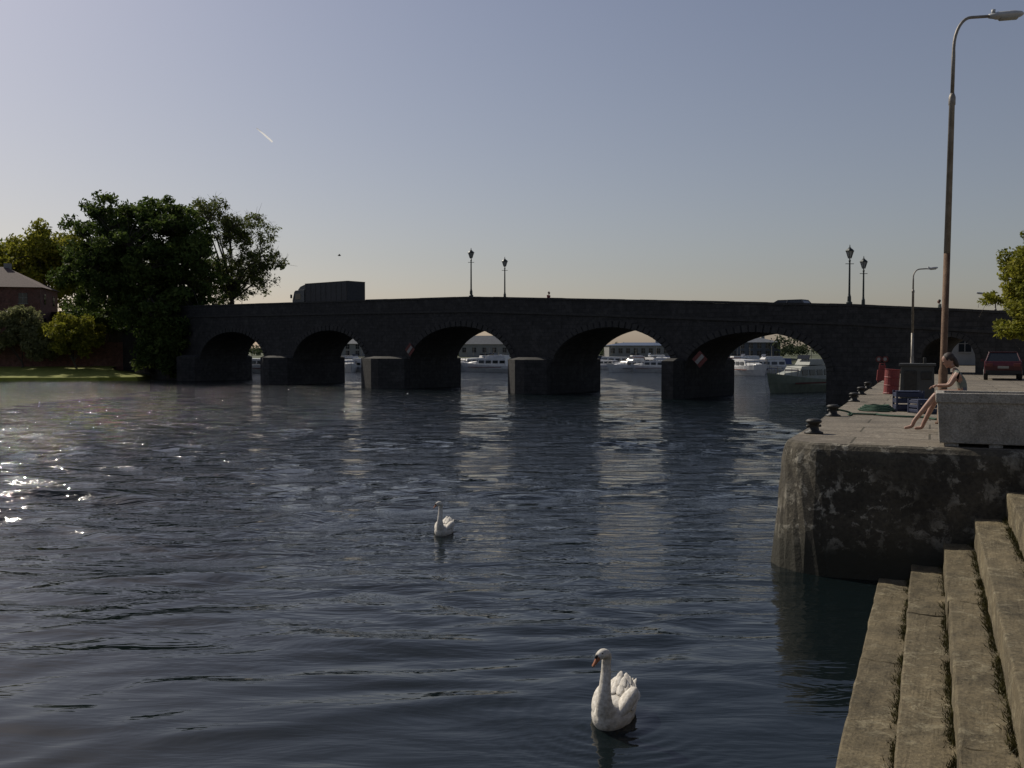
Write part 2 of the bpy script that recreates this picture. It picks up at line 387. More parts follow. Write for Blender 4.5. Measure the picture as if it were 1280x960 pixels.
dm=st.modifiers.new('d','DISPLACE'); dm.texture=tx; dm.texture_coords='GLOBAL'; dm.strength=.05; dm.mid_level=.5
bv=[];bf=[]
rs=np.random.RandomState(5)
def blade(p,h,wd):
    a=rs.uniform(0,6.28); lean=rs.normal(0,.6,2)*h; i=len(bv)
    bv.extend([(p[0]-math.cos(a)*wd,p[1]-math.sin(a)*wd,p[2]),(p[0]+math.cos(a)*wd,p[1]+math.sin(a)*wd,p[2]),(p[0]+lean[0],p[1]+lean[1],p[2]+h)])
    bf.append((i,i+1,i+2))
for i in range(1,6):
    dens=[0,1.1,1.2,1.5,1.4,1.2][i]
    for q in range(int(420*dens)):
        s0=rs.uniform(-13,-.05)
        if math.sin(s0*2.3+i*1.7)+.5*math.sin(s0*7+i)<-.95: continue
        hh=rs.uniform(.35,1.15)
        for k in range(18):
            s1=s0+rs.normal(0,.06); 
            if s1>-.03: continue
            t1=tt[i]+.03-abs(rs.normal(0,.040)); p=Pq(s1,t1,zz[i-1]-.015 if t1<tt[i]-.01 else zz[i-1])
            blade(p,rs.uniform(.03,.075)*hh*dens**.5,.008)
me=bpy.data.meshes.new('grass_tufts'); me.from_pydata(bv,[],bf); me.materials.append(M_moss); new_obj('grass_tufts',me)

# ------------------------------------------------------------ bridge
kp=[(60,392),(232,384),(330,381),(450,377),(590,373),(700,375),(840,378),(950,380.5),(1060,383),(1240,391),(1400,398),(1700,410)]
ka=[];kz=[]
for px,y in kp:
    a=apx(px); D=(O+u*a).y; ka.append(a); kz.append(Zy(y,D))
ka=np.array(ka)[::-1]; kz=np.array(kz)[::-1]
o=np.argsort(ka); ka=ka[o]; kz=kz[o]
def ztop(a): return float(np.interp(a,ka,kz))
arches=[]
for (pl,pr,yc) in [(250,332,415),(366,458,413),(512,641,408),(690,841,409),(856,1033,415)]:
    a1=apx(pl); a0=apx(pr); am=(a0+a1)/2; D=(O+u*am).y
    arches.append((a0,a1,2.2,min(Zy(yc,D),ztop(am)-1.75)))
a1=apx(1152);a0=apx(1219); arches.append((a0,a1,QZ+1.0,QZ+2.35))
arches.sort()
A0=apx(1650); A1=apx(60); WB=6.5
samples=[A0]
for (a0,a1,sp_,cr) in arches:
    while samples[-1]+2<a0: samples.append(samples[-1]+2)
    samples.append(a0-1e-4)
    for i in range(29):
        th=math.pi*i/28; samples.append((a0+a1)/2-(a1-a0)/2*math.cos(th))
    samples.append(a1+1e-4)
while samples[-1]+2<A1: samples.append(samples[-1]+2)
samples.append(A1)
def zlow(a):
    for (a0,a1,s_,c_) in arches:
        if a0-1e-6<=a<=a1+1e-6:
            q=(a-(a0+a1)/2)/((a1-a0)/2); return s_+(c_-s_)*math.sqrt(max(0,1-q*q))
    return -1.5
m=MB(); uvs=[]
def addq(q,uv,mi=0):
    m.add(q,[(0,1,2,3)],mi); uvs.extend(uv)
S=[(a,zlow(a),ztop(a)) for a in samples]
PAR=.45
for (a,l,t),(a2,l2,t2) in zip(S[:-1],S[1:]):
    if abs(a2-a)<1e-3:
        zl=min(l,l2); zh=max(l,l2)
        addq([Bq(a,0,zl),Bq(a,WB,zl),Bq(a,WB,zh),Bq(a,0,zh)],[(0,zl),(WB,zl),(WB,zh),(0,zh)]); continue
    addq([Bq(a2,0,l2),Bq(a,0,l),Bq(a,0,t),Bq(a2,0,t2)],[(-a2,l2),(-a,l),(-a,t),(-a2,t2)])
    addq([Bq(a,WB,l),Bq(a2,WB,l2),Bq(a2,WB,t2),Bq(a,WB,t)],[(a,l),(a2,l2),(a2,t2),(a,t)])
    addq([Bq(a,0,l),Bq(a2,0,l2),Bq(a2,WB,l2),Bq(a,WB,l)],[(0,a),(0,a2),(WB,a2),(WB,a)])
    for w0,w1 in((0,PAR),(WB-PAR,WB)):
        addq([Bq(a,w0,t),Bq(a,w1,t),Bq(a2,w1,t2),Bq(a2,w0,t2)],[(0,a),(PAR,a),(PAR,a2),(0,a2)])
    for w0 in (PAR,WB-PAR):
        addq([Bq(a,w0,t),Bq(a2,w0,t2),Bq(a2,w0,t2-1.05),Bq(a,w0,t-1.05)],[(a,t),(a2,t2),(a2,t2-1.05),(a,t-1.05)])
    addq([Bq(a,PAR,t-1.05),Bq(a,WB-PAR,t-1.05),Bq(a2,WB-PAR,t2-1.05),Bq(a2,PAR,t2-1.05)],[(0,a),(6,a),(6,a2),(0,a2)],2)
def trimbox(a,a2,w0,w1,z0a,z1a,z0b,z1b,mi):
    q=[Bq(a,w0,z0a),Bq(a,w1,z0a),Bq(a,w1,z1a),Bq(a,w0,z1a),Bq(a2,w0,z0b),Bq(a2,w1,z0b),Bq(a2,w1,z1b),Bq(a2,w0,z1b)]
    fs=[(0,1,2,3),(7,6,5,4),(0,4,5,1),(3,2,6,7),(0,3,7,4),(1,5,6,2)]
    m.add(q,fs,mi); uvs.extend([(0,0),(.3,0),(.3,.2),(0,.2)]*6)
a=A0
while a<A1:
    a2=min(a+1.5,A1); j=random.uniform(-.012,.012)
    for w0,w1 in((-.06,PAR+.05),(WB-PAR-.05,WB+.06)):
        trimbox(a+.01,a2-.01,w0,w1,ztop(a)+.003+j,ztop(a)+.16+j,ztop(a2)+.003+j,ztop(a2)+.16+j,1)
    trimbox(a,a2,-.10,-.002,ztop(a)-1.25,ztop(a)-1.07,ztop(a2)-1.25,ztop(a2)-1.07,1)
    a=a2
for (a0,a1,s_,c_) in arches:
    am=(a0+a1)/2; hw=(a1-a0)/2; hr=c_-s_; nv=31 if hw>2 else 15
    th_=.5 if hw>2 else .32
    for i in range(nv):
        t0=math.pi*i/nv+.012; t1=math.pi*(i+1)/nv-.012
        dep=-.05-.02*(i%2)
        P=[]
        for t in(t0,t1):
            for k in(0,th_):
                P.append((am-(hw+k)*math.cos(t),s_+(hr+k)*math.sin(t)))
        q=[Bq(P[0][0],dep,P[0][1]),Bq(P[1][0],dep,P[1][1]),Bq(P[3][0],dep,P[3][1]),Bq(P[2][0],dep,P[2][1]),
           Bq(P[0][0],-.002,P[0][1]),Bq(P[1][0],-.002,P[1][1]),Bq(P[3][0],-.002,P[3][1]),Bq(P[2][0],-.002,P[2][1])]
        m.add(q,[(0,1,2,3),(0,4,5,1),(1,5,6,2),(2,6,7,3),(3,7,4,0)],1); uvs.extend([(0,0),(.3,0),(.3,.2),(0,.2)]*5)
AR=[x for x in arches if x[2]<2.5]
piers=[]
for x,y in zip(AR[:-1],AR[1:]): piers.append((x[1],y[0]))
piers.append((AR[-1][1],AR[-1][1]+3.5))
for (p0,p1) in piers:
    pm=(p0+p1)/2; ht=2.85
    for sgn,wb in((-1,0),(1,WB)):
        base=[(p0+.02,wb),(p1-.02,wb),(p1-.02,wb+sgn*.7),(pm+.5,wb+sgn*1.7),(pm-.5,wb+sgn*1.7),(p0+.02,wb+sgn*.7)]
        lo=[Bq(a,w_,-1.5) for a,w_ in base]; hi=[Bq(a,w_,ht) for a,w_ in base]
        tp=[Bq(pm+(a-pm)*.8,wb+(w_-wb)*.55,ht+.2) for a,w_ in base]
        n=6
        for A_,B_,z0,z1,mm in((lo,hi,-1.5,ht,0),(hi,tp,ht,ht+.5,1)):
            acc=0
            for k in range(n):
                k2=(k+1)%n; ln=(A_[k]-A_[k2]).length
                addq([A_[k],A_[k2],B_[k2],B_[k]],[(acc,z0),(acc+ln,z0),(acc+ln,z1),(acc,z1)],mm); acc+=ln
        m.add(tp,[tuple(range(6))],1); uvs.extend([(0,0)]*6)
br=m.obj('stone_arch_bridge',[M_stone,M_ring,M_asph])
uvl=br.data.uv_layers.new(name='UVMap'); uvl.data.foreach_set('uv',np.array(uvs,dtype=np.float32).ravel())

def diamond(px,y,sz):
    a=apx(px); D=(O+u*a).y; z=Zy(y,D)
    m=MB(); M=Matrix.Rotation(math.atan2(u.y,u.x),3,'Z')@Matrix.Rotation(math.radians(45),3,'Y')
    c=Bq(a,-.16,z); m.box(c,(sz,.04,sz),0,M)
    m.box(c+Vector((-nn.x*.035,-nn.y*.035,0)),(sz*.9,.03,sz*.32),1,M)
    m.tube([Bq(a,-.14,z),Bq(a,.0,z)],.04,6,2)
    m.obj('navigation_sign',[M_signred,M_signw,M_iron])
diamond(514,437,.9); diamond(876,449,.9)
for px in(1099,1107):
    a=apx(px); D=(O+u*a).y; z=Zy(449,D); m=MB()
    m.tube([Bq(a,-.02,z),Bq(a,-.10,z)],.2,20,0); m.tube([Bq(a,-.10,z),Bq(a,-.12,z)],.11,20,1); m.obj('round_traffic_sign',[M_signred,M_signw])

def vlamp(base,h):
    m=MB(); b=Vector(base); s=1
    m.lathe([(.20,0),(.20,.12),(.13,.18),(.12,.5),(.085,.6),(.07,.75),(.055,h-.95),(.08,h-.93),(.08,h-.88),(.045,h-.84),(.045,h-.72)],b,12,0)
    m.tube([b+Vector((-.28,0,h-1.1)),b+Vector((.28,0,h-1.1))],.022,6,0)
    m.lathe([(.10,h-.72),(.25,h-.27)],b,6,1)
    for k in range(6):
        an=2*math.pi*k/6; e=Vector((math.cos(an),math.sin(an),0))
        m.tube([b+e*.105+Vector((0,0,h-.74)),b+e*.258+Vector((0,0,h-.26))],.018,5,0)
    m.lathe([(.30,h-.27),(.30,h-.23),(.17,h-.10),(.10,h-.07),(.10,h-.03),(.04,h),(.03,h+.12),(.004,h+.2)],b,6,0)
    m.obj('ornate_street_lamp',[M_green_iron,M_glass])
for px,yt,far in((587,311,0),(631,322,1),(1059,307,0),(1078,321,1)):
    if not far:
        a=apx(px); wv=.22
    else:
        k=(px-640)/F; q=O+nn*(WB-.22); a=(q.x-k*q.y)/(k*u.y-u.x); wv=WB-.22
    p=Bq(a,wv,ztop(a)+.15); vlamp(p,Zy(yt,p.y)-p.z-.15)

# ------------------------------------------------------------ humans
def human(name,J,R,bones,mats,root,head_c,head_f,hs=1.0,hair=None,hands=(),parent=None,long_hair=True):
    par=empty(name,root)
    names=list(J); me=bpy.data.meshes.new('body_cage'); me.from_pydata([J[n] for n in names],[(names.index(a),names.index(b)) for a,b,_ in bones],[])
    ob=new_obj('body_tmp',me); sk=ob.modifiers.new('sk','SKIN')
    for i,nm in enumerate(names):
        v=me.skin_vertices[0].data[i]; rr=R[nm]; v.radius=rr if hasattr(rr,'__len__') else (rr,rr); v.use_root=(i==0)
    sb=ob.modifiers.new('ss','SUBSURF'); sb.levels=2; sb.render_levels=2
    dg=bpy.context.evaluated_depsgraph_get(); dg.update()
    em=bpy.data.meshes.new_from_object(ob.evaluated_get(dg)); bpy.data.objects.remove(ob)
    em.materials.clear()
    for q in mats: em.materials.append(q)
    segs=[(Vector(J[a]),Vector(J[b]),k) for a,b,k in bones]
    for pl in em.polygons:
        c=pl.center; best=1e9
        for A,B,k in segs:
            t=max(0,min(1,(c-A).dot(B-A)/max((B-A).length_squared,1e-9))); dd=(c-(A+(B-A)*t)).length
            if dd<best: best=dd; mi=k
        pl.material_index=mi; pl.use_smooth=True
    new_obj('body',em,par)
    f=Vector(head_f).normalized(); up=Vector((0,0,1)); sx=f.cross(up).normalized(); up=sx.cross(f).normalized()
    M=Matrix((sx,f,up)).transposed(); c=Vector(head_c)
    m=MB(); rings=[]
    prof=[(-.115,.030,.045,.035),(-.10,.045,.065,.025),(-.07,.058,.085,.012),(-.03,.068,.094,.004),(.01,.073,.098,0),(.05,.074,.10,-.004),(.085,.062,.085,-.008),(.11,.035,.05,-.01),(.12,.008,.01,-.01)]
    for z,rx,ry,oy in prof:
        rings.append([c+M@Vector((rx*hs*math.cos(k/16*2*math.pi),(oy+ry*math.sin(k/16*2*math.pi))*hs,z*hs)) for k in range(16)])
    m.loft(rings,0)
    m.loft([[c+M@Vector((x*hs,y*hs,z*hs)) for x,y,z in q] for q in ([(-.006,.09,.012),(.006,.09,.012),(.006,.085,.014),(-.006,.085,.014)],[(-.014,.09,-.03),(.014,.09,-.03),(.008,.118,-.026),(-.008,.118,-.026)],[(-.012,.085,-.042),(.012,.085,-.042),(.005,.10,-.04),(-.005,.10,-.04)])],0)
    for sgn in(-1,1):
        m.ball(c+M@Vector((sgn*.03*hs,.088*hs,.005*hs)),.011*hs,6,2); m.ball(c+M@Vector((sgn*.074*hs,-.005*hs,-.01*hs)),(.012*hs,.02*hs,.03*hs),6,0,M)
    m.ball(c+M@Vector((0,.086*hs,-.062*hs)),(.024*hs,.008*hs,.006*hs),6,3,M)
    m.ball(c+M@Vector((0,-.022*hs,.035*hs)),(.086*hs,.098*hs,.098*hs),12,1,M)
    if long_hair: m.ball(c+M@Vector((0,-.085*hs,-.06*hs)),(.06*hs,.045*hs,.12*hs),10,1,M)
    m.tube([J['neck'],c+M@Vector((0,-.01,-.06*hs))],[.05*hs,.05*hs],10,0)
    m.obj('head',[M_skin,M_hair,M_dark,M_signred],par,smooth=True)
    m=MB()
    for (w_,dr,pn) in hands:
        w_=Vector(w_); dr=Vector(dr).normalized(); pn=Vector(pn); sd_=dr.cross(pn).normalized(); pn=sd_.cross(dr).normalized()
        Mh=Matrix((sd_,dr,pn)).transposed()
        m.ball(w_+dr*.045,(.038,.05,.016),8,0,Mh)
        for i,(x,l) in enumerate(((-.028,.062),(-.010,.075),(.009,.070),(.027,.055))):
            b0=w_+Mh@Vector((x,.085,0)); b1=b0+dr*l*.5-pn*.012; b2=b0+dr*l*.85-pn*.035
            m.tube([w_+Mh@Vector((x*.8,.05,0)),b0,b1,b2],[.009,.009,.008,.006],6,0)
        m.tube([w_+Mh@Vector((-.025,.02,0)),w_+Mh@Vector((-.052,.05,-.008)),w_+Mh@Vector((-.06,.08,-.018))],[.012,.010,.008],6,0)
    if hands: m.obj('hands',[M_skin],par,smooth=True)
    return par
hipw=W(1206,18.0,QZ); 
fa=math.radians(158)
SH=.62
J={'pel':(0,0,SH+.10),'sp':(.03,0,SH+.28),'ch':(.11,0,SH+.45),'neck':(.20,0,SH+.59),
 'hl':(.03,.09,SH+.09),'hr':(.03,-.09,SH+.09),'kl':(.46,.11,SH+.12),'kr':(.44,-.13,SH+.08),
 'al':(.86,.10,.20),'ar':(.70,-.14,.12),'tl0':(.90,.10,.09),'tl':(1.04,.10,.05),'tr0':(.72,-.14,.05),'tr':(.86,-.15,.035),
 'sl':(.13,.17,SH+.49),'sr':(.13,-.17,SH+.49),'el':(.26,.21,SH+.26),'er':(.27,-.21,SH+.25),'wl':(.47,.12,SH+.26),'wr':(.47,-.10,SH+.24)}
Rr={'pel':(.14,.125),'sp':(.12,.10),'ch':(.14,.11),'neck':.052,'hl':.095,'hr':.095,'kl':.067,'kr':.067,'al':.040,'ar':.040,'tl0':.040,'tl':.026,'tr0':.040,'tr':.026,
 'sl':.058,'sr':.058,'el':.042,'er':.042,'wl':.028,'wr':.028}
bones=[('pel','sp',1),('sp','ch',1),('ch','neck',0),('pel','hl',2),('pel','hr',2),('hl','kl',0),('hr','kr',0),('kl','al',0),('kr','ar',0),('al','tl0',0),('ar','tr0',0),('tl0','tl',0),('tr0','tr',0),
 ('ch','sl',1),('ch','sr',1),('sl','el',0),('sr','er',0),('el','wl',0),('er','wr',0)]
sw=human('seated_woman',J,Rr,bones,[M_skin,M_top,M_short],hipw,(.28,0,SH+.73),(1,0,-.5),1.08,
   hands=[(J['wl'],(1,-.2,-.25),(0,0,1)),(J['wr'],(1,.2,-.2),(0,0,1))])
sw.rotation_euler=(0,0,fa)
m=MB(); m.box((-.05,0,.30),(.55,1.3,.60),0,None,.95); ob=m.obj('stone_bench',[M_trough],bevel=.04); ob.location=hipw; ob.rotation_euler=(0,0,fa)
def walker(a,wv,f,col):
    z=ztop(a)-1.05
    J={'pel':(0,0,.95),'sp':(0,0,1.12),'ch':(.02,0,1.33),'neck':(.03,0,1.50),'hl':(0,.09,.9),'hr':(0,-.09,.9),'kl':(.16,.1,.5),'kr':(-.04,-.1,.5),'al':(.2,.1,.09),'ar':(-.28,-.1,.14),
     'tl':(.36,.1,.05),'tr':(-.15,-.1,.04),'sl':(.01,.19,1.42),'sr':(.01,-.19,1.42),'el':(-.1,.24,1.15),'er':(.1,-.24,1.15),'wl':(0,.24,.92),'wr':(.27,-.22,.98)}
    R={'pel':.14,'sp':.12,'ch':.14,'neck':.055,'hl':.09,'hr':.09,'kl':.06,'kr':.06,'al':.04,'ar':.04,'tl':.03,'tr':.03,'sl':.06,'sr':.06,'el':.042,'er':.042,'wl':.03,'wr':.03}
    bn=[('pel','sp',1),('sp','ch',1),('ch','neck',0),('pel','hl',2),('pel','hr',2),('hl','kl',2),('hr','kr',2),('kl','al',2),('kr','ar',2),('al','tl',2),('ar','tr',2),('ch','sl',1),('ch','sr',1),('sl','el',1),('sr','er',1),('el','wl',0),('er','wr',0)]
    h=human('pedestrian',J,R,bn,[M_skin,col,M_short],Bq(a,wv,z),(.05,0,1.64),(1,0,0),1.0,hands=[(J['wl'],(0,0,-1),(0,1,0)),(J['wr'],(.3,0,-1),(0,-1,0))],long_hair=False)
    h.rotation_euler=(0,0,math.atan2(u.y,u.x)+(0 if f>0 else math.pi))
walker(apx(1168),.95,1,M_top); walker(apx(677),.95,-1,M_redp)

# ------------------------------------------------------------ quay furniture
def place(o,p,rz=0): o.location=p; o.rotation_euler=(0,0,rz)
for px,D in((1018,17.7),(1042,22.3),(1068,28.6),(1077,33),(1085,38)):
    m=MB(); m.lathe([(.17,0),(.17,.03),(.10,.06),(.085,.14),(.10,.18),(.14,.21),(.145,.24),(.10,.27),(.02,.28)],(0,0,0),16)
    m.tube([(-.16,0,.14),(.16,0,.14)],.025,8)
    o=m.obj('mooring_bollard',[M_iron],smooth=True); place(o,W(px,D,QZ),A_Q)
m=MB(); pts=[]
p0=W(1042,22.3,QZ+.15)
for i in range(90):
    t=i/89; 
    pts.append((p0.x+.1+2.0*t+.15*math.sin(t*18),p0.y+1.2*t*math.sin(t*5)+.12*math.sin(t*25),QZ+.025+max(0,.13-.8*t)))
m.tube(pts,.022,6)
for k in range(4):
    cc=W(1098,24.2,QZ+.03+.035*k); R0=.42-.05*k
    m.tube([(cc.x+(R0+.05*math.sin(3*q))*math.cos(q),cc.y+R0*math.sin(q),cc.z+.01*math.sin(q*5)) for q in np.linspace(0,6.5,40)],.024,6)
m.obj('mooring_rope',[M_rope],smooth=True)
m=MB(); L_,Wd,Hh,th=1.75,1.15,.86,.13
def rr(lx,wy,z): return [(-lx/2,-wy/2,z),(lx/2,-wy/2,z),(lx/2,wy/2,z),(-lx/2,wy/2,z)]
m.loft([rr(L_*.93,Wd*.9,0.06),rr(L_*.97,Wd*.96,Hh-.16),rr(L_*1.0,Wd*1.0,Hh-.15),rr(L_,Wd,Hh),rr(L_-2*th,Wd-2*th,Hh),rr(L_-2.6*th,Wd-2.6*th,.25)],0)
for x in(-L_*.36,0,L_*.36): m.box((x,0,.03),(.2,Wd*.85,.06),0)
o=m.obj('concrete_trough',[M_trough],bevel=.02); place(o,Pq(.80,2.42+.875,QZ),-A_Q)
m=MB(); m.box((0,0,.55),(1.0,.8,1.0),0,None,.94); m.box((0,0,1.08),(1.06,.86,.08),0); m.box((-.2,-.40,.55),(.36,.03,.7),1); m.box((.25,-.40,.75),(.3,.03,.25),1)
m.box((0,0,.03),(.9,.7,.06),1); m.tube([(.2,0,1.1),(.2,0,1.3)],.05,8,1)
o=m.obj('electrical_cabinet',[plain('cabinet_dark',(.05,.05,.045),.6),M_iron],bevel=.02); place(o,W(1147,30,QZ),-A_Q)
def crate(name,p,sx,sy,sz,mat,rz):
    m=MB(); m.box((0,0,.03),(sx,sy,.05),0)
    for sg in(-1,1):
        for k in range(3):
            m.box((0,sg*sy/2,sz*(.2+.3*k)),(sx,.03,sz*.2),0); m.box((sg*sx/2,0,sz*(.2+.3*k)),(.03,sy-.04,sz*.2),0)
        for s2 in(-1,1): m.box((sg*sx/2,s2*sy/2,sz/2),(.05,.05,sz),0)
    m.box((0,0,sz*.95),(sx*.9,sy*.9,.03),0)
    o=m.obj(name,[mat],bevel=.008); place(o,p,rz)
crate('fish_crate',W(1136,24.2,QZ),.62,.45,.52,M_blue,-.2)
crate('fish_crate',W(1157,23.4,QZ),.6,.42,.34,M_blue,.15)
m=MB(); m.lathe([(.26,0),(.27,.02),(.25,.05),(.25,.28),(.265,.30),(.25,.32),(.25,.56),(.265,.58),(.25,.60),(.25,.83),(.27,.86),(.24,.87),(.05,.86)],(0,0,0),20)
o=m.obj('red_oil_drum',[M_redp],smooth=False); o.location=W(1114,33.5,QZ); o.rotation_euler=(0,.06,0)
m=MB(); m.box((0,0,.35),(.5,.3,.5),0,None,.85); m.box((0,0,.72),(.3,.12,.2),0); m.tube([(-.1,0,.6),(-.1,0,.9),(.1,0,.9),(.1,0,.6)],.03,6)
for sx in(-.18,.18): m.tube([(sx,0,0),(sx,0,.15)],.03,6)
o=m.obj('lifebuoy_cabinet',[M_redp],bevel=.02); place(o,W(1103,45,QZ),-.3)

def lamp(name,p,h,arm,ang,rad,lean=0,rust=True,hs=1.0):
    par=empty(name,p); par.rotation_euler=(0,lean,0)
    m=MB(); m.lathe([(rad*1.9,0),(rad*1.9,.04),(rad*1.35,.05),(rad*1.3,1.1),(rad,1.2),(rad*.95,h*.42)],(0,0,0),14,0)
    m.lathe([(rad*.95,h*.42),(rad*.82,h*.78),(rad*1.0,h*.782),(rad*1.0,h*.80),(rad*.6,h*.81)],(0,0,0.002),14,1)
    e=Vector((math.cos(ang),math.sin(ang),0)); pts=[Vector((0,0,h*.81)),Vector((0,0,h*.9))]
    for i in range(9):
        t=math.pi/2*i/8; pts.append(Vector((0,0,h*.92))+e*arm*.5*(1-math.cos(t))+Vector((0,0,(h*.075)*math.sin(t))))
    pts.append(Vector((0,0,h*.999))+e*arm*1.0)
    m.tube(pts,[rad*.55]*2+[rad*.45]*10,10,1)
    m.obj('post',[M_rust if rust else M_galv,M_galv],par,smooth=True)
    m=MB(); c0=Vector((0,0,h*.999))+e*arm; M=Matrix.Rotation(ang,3,'Z')@Matrix.Rotation(math.radians(-6),3,'Y')
    sec=[(0,.05,.045),(.12,.09,.06),(.16,.11,.075),(.5,.12,.08),(.66,.10,.06),(.72,.05,.03)]
    m.loft([[c0+M@(Vector((x,hw*math.cos(q*math.pi/6),hz*math.sin(q*math.pi/6)))*hs) for q in range(12)] for x,hw,hz in sec],0)
    m.loft([[c0+M@(Vector((x,hw*math.cos(q*math.pi/6),-.05+hz*math.sin(q*math.pi/6)))*hs) for q in range(12)] for x,hw,hz in [(.2,.07,.02),(.24,.09,.06),(.58,.09,.06),(.62,.06,.02)]],1)
    m.box(c0+M@Vector((.1*hs,0,.09*hs)),(.06*hs,.06*hs,.08*hs),0)
    m.obj('luminaire',[M_lampw,M_glass],par,smooth=True)
pL=W(1178,20,QZ); lamp('street_lamp',pL,Zy(24,20)-QZ,.72,0.05,.068,math.radians(.95))
pL=W(1140,50,QZ); lamp('street_lamp',pL,Zy(336,50)-QZ,.75,0.1,.07,0,False,.8)
pL=W(1243,68,QZ); lamp('street_lamp',pL,Zy(367,68)-QZ,.8,math.pi,.08,0,False,.8)

# ------------------------------------------------------------ vehicles
def car(name,p,rz,paint):
    par=empty(name,p,rz); m=MB(); Lc,Wc=4.2,1.7
    prof=[(-2.1,.35),(-2.12,.75),(-2.0,.95),(-1.75,1.0),(1.15,.95),(1.95,.78),(2.1,.6),(2.1,.32)]
    secs=[]
    for y,k in((-.85,.93),(-.82,1),(.82,1),(.85,.93)): secs.append([(x*k,y,.32+(z-.32)*k+ (0)) for x,z in prof])
    m.loft(secs,0); 
    m.loft([[(x,y*k,z) for x,y in((-1.95,-.78),(1.05,-.78),(1.05,.78),(-1.95,.78))] for z,k in((.96,1),)]+[[( -1.55,-.62,1.40),(.25,-.62,1.40),(.25,.62,1.40),(-1.55,.62,1.40)]],1)
    m.box((-.65,0,1.42),(1.85,1.26,.05),0)
    for x0,x1 in((-1.93,-1.54),(1.03,.26)):
        for sg in(-1,1): m.tube([(x0,sg*.77,.97),(x1,sg*.62,1.41)],.035,6,0)
    for x,xx in((-.45,-.5),):
        for sg in(-1,1): m.tube([(x,sg*.785,.96),(xx,sg*.63,1.41)],.035,6,0)
    for sg in(-1,1):
        m.box((-2.11,sg*.62,.78),(.05,.3,.16),3); m.box((2.06,sg*.6,.68),(.08,.32,.14),4)
        m.box((.85,sg*.93,.98),(.12,.16,.11),0)
    m.box((-2.14,0,.42),(.1,1.6,.16),2); m.box((2.12,0,.42),(.1,1.6,.18),2); m.box((-2.15,0,.66),(.02,.5,.12),4)
    for x in(-1.3,1.3):
        for sg in(-1,1):
            m.tube([(x,sg*.68,.31),(x,sg*.87,.31)],.31,18,2); m.tube([(x,sg*.86,.31),(x,sg*.885,.31)],.19,14,4)
    m.obj('body',[paint,M_dark,M_rubber,M_signred,M_signw],par,bevel=.03)
p=W(1253,50,QZ); car('car',p,math.radians(64),M_maroon)
a=apx(955); ub=math.atan2(u.y,u.x); car('car',Bq(a,3.4,ztop(a)-1.02),ub,M_silver)
a=apx(391); ct=Bq(a,2.2,0); zt=ztop(apx(391))-1.05
par=empty('box_truck',(ct.x,ct.y,zt),ub); par.scale=(1.06,1,.88)
m=MB(); m.box((-.9,0,2.35),(6.4,2.4,2.55),0); 
for x in np.linspace(-4.0,2.2,9): m.box((x,0,2.35),(.05,2.44,2.5),1)
m.box((-.9,0,3.64),(6.45,2.44,.05),1)
m.box((-.9,0,.95),(6.4,.9,.2),2)
m.loft([[(x,y,z) for x,z in((2.5,.6),(4.35,.6),(4.4,1.7),(4.1,2.75),(3.9,2.9),(2.5,2.95))] for y in(-1.15,1.15)],3)
m.box((4.29,0,2.15),(.12,2.0,.8),4,Matrix.Rotation(math.radians(-16),3,'Y'))
for sg in(-1,1):
    m.box((3.5,sg*1.16,2.15),(.9,.03,.7),4); m.box((4.4,sg*1.3,2.2),(.1,.2,.45),2); m.box((4.42,sg*.85,.85),(.06,.35,.2),5)
m.loft([[(x,y,z) for x,z in((2.4,2.95),(3.7,2.95),(3.3,3.35),(2.5,3.6))] for y in(-1,1)],3)
for x in(-3.2,3.4):
    for sg in(-1,1): m.tube([(x,sg*.85,.48),(x,sg*1.18,.48)],.48,20,2); m.tube([(x,sg*1.17,.48),(x,sg*1.2,.48)],.25,14,5)
m.obj('body',[M_truck,M_iron,M_rubber,M_truckcab,M_dark,M_signw],par,bevel=.02)

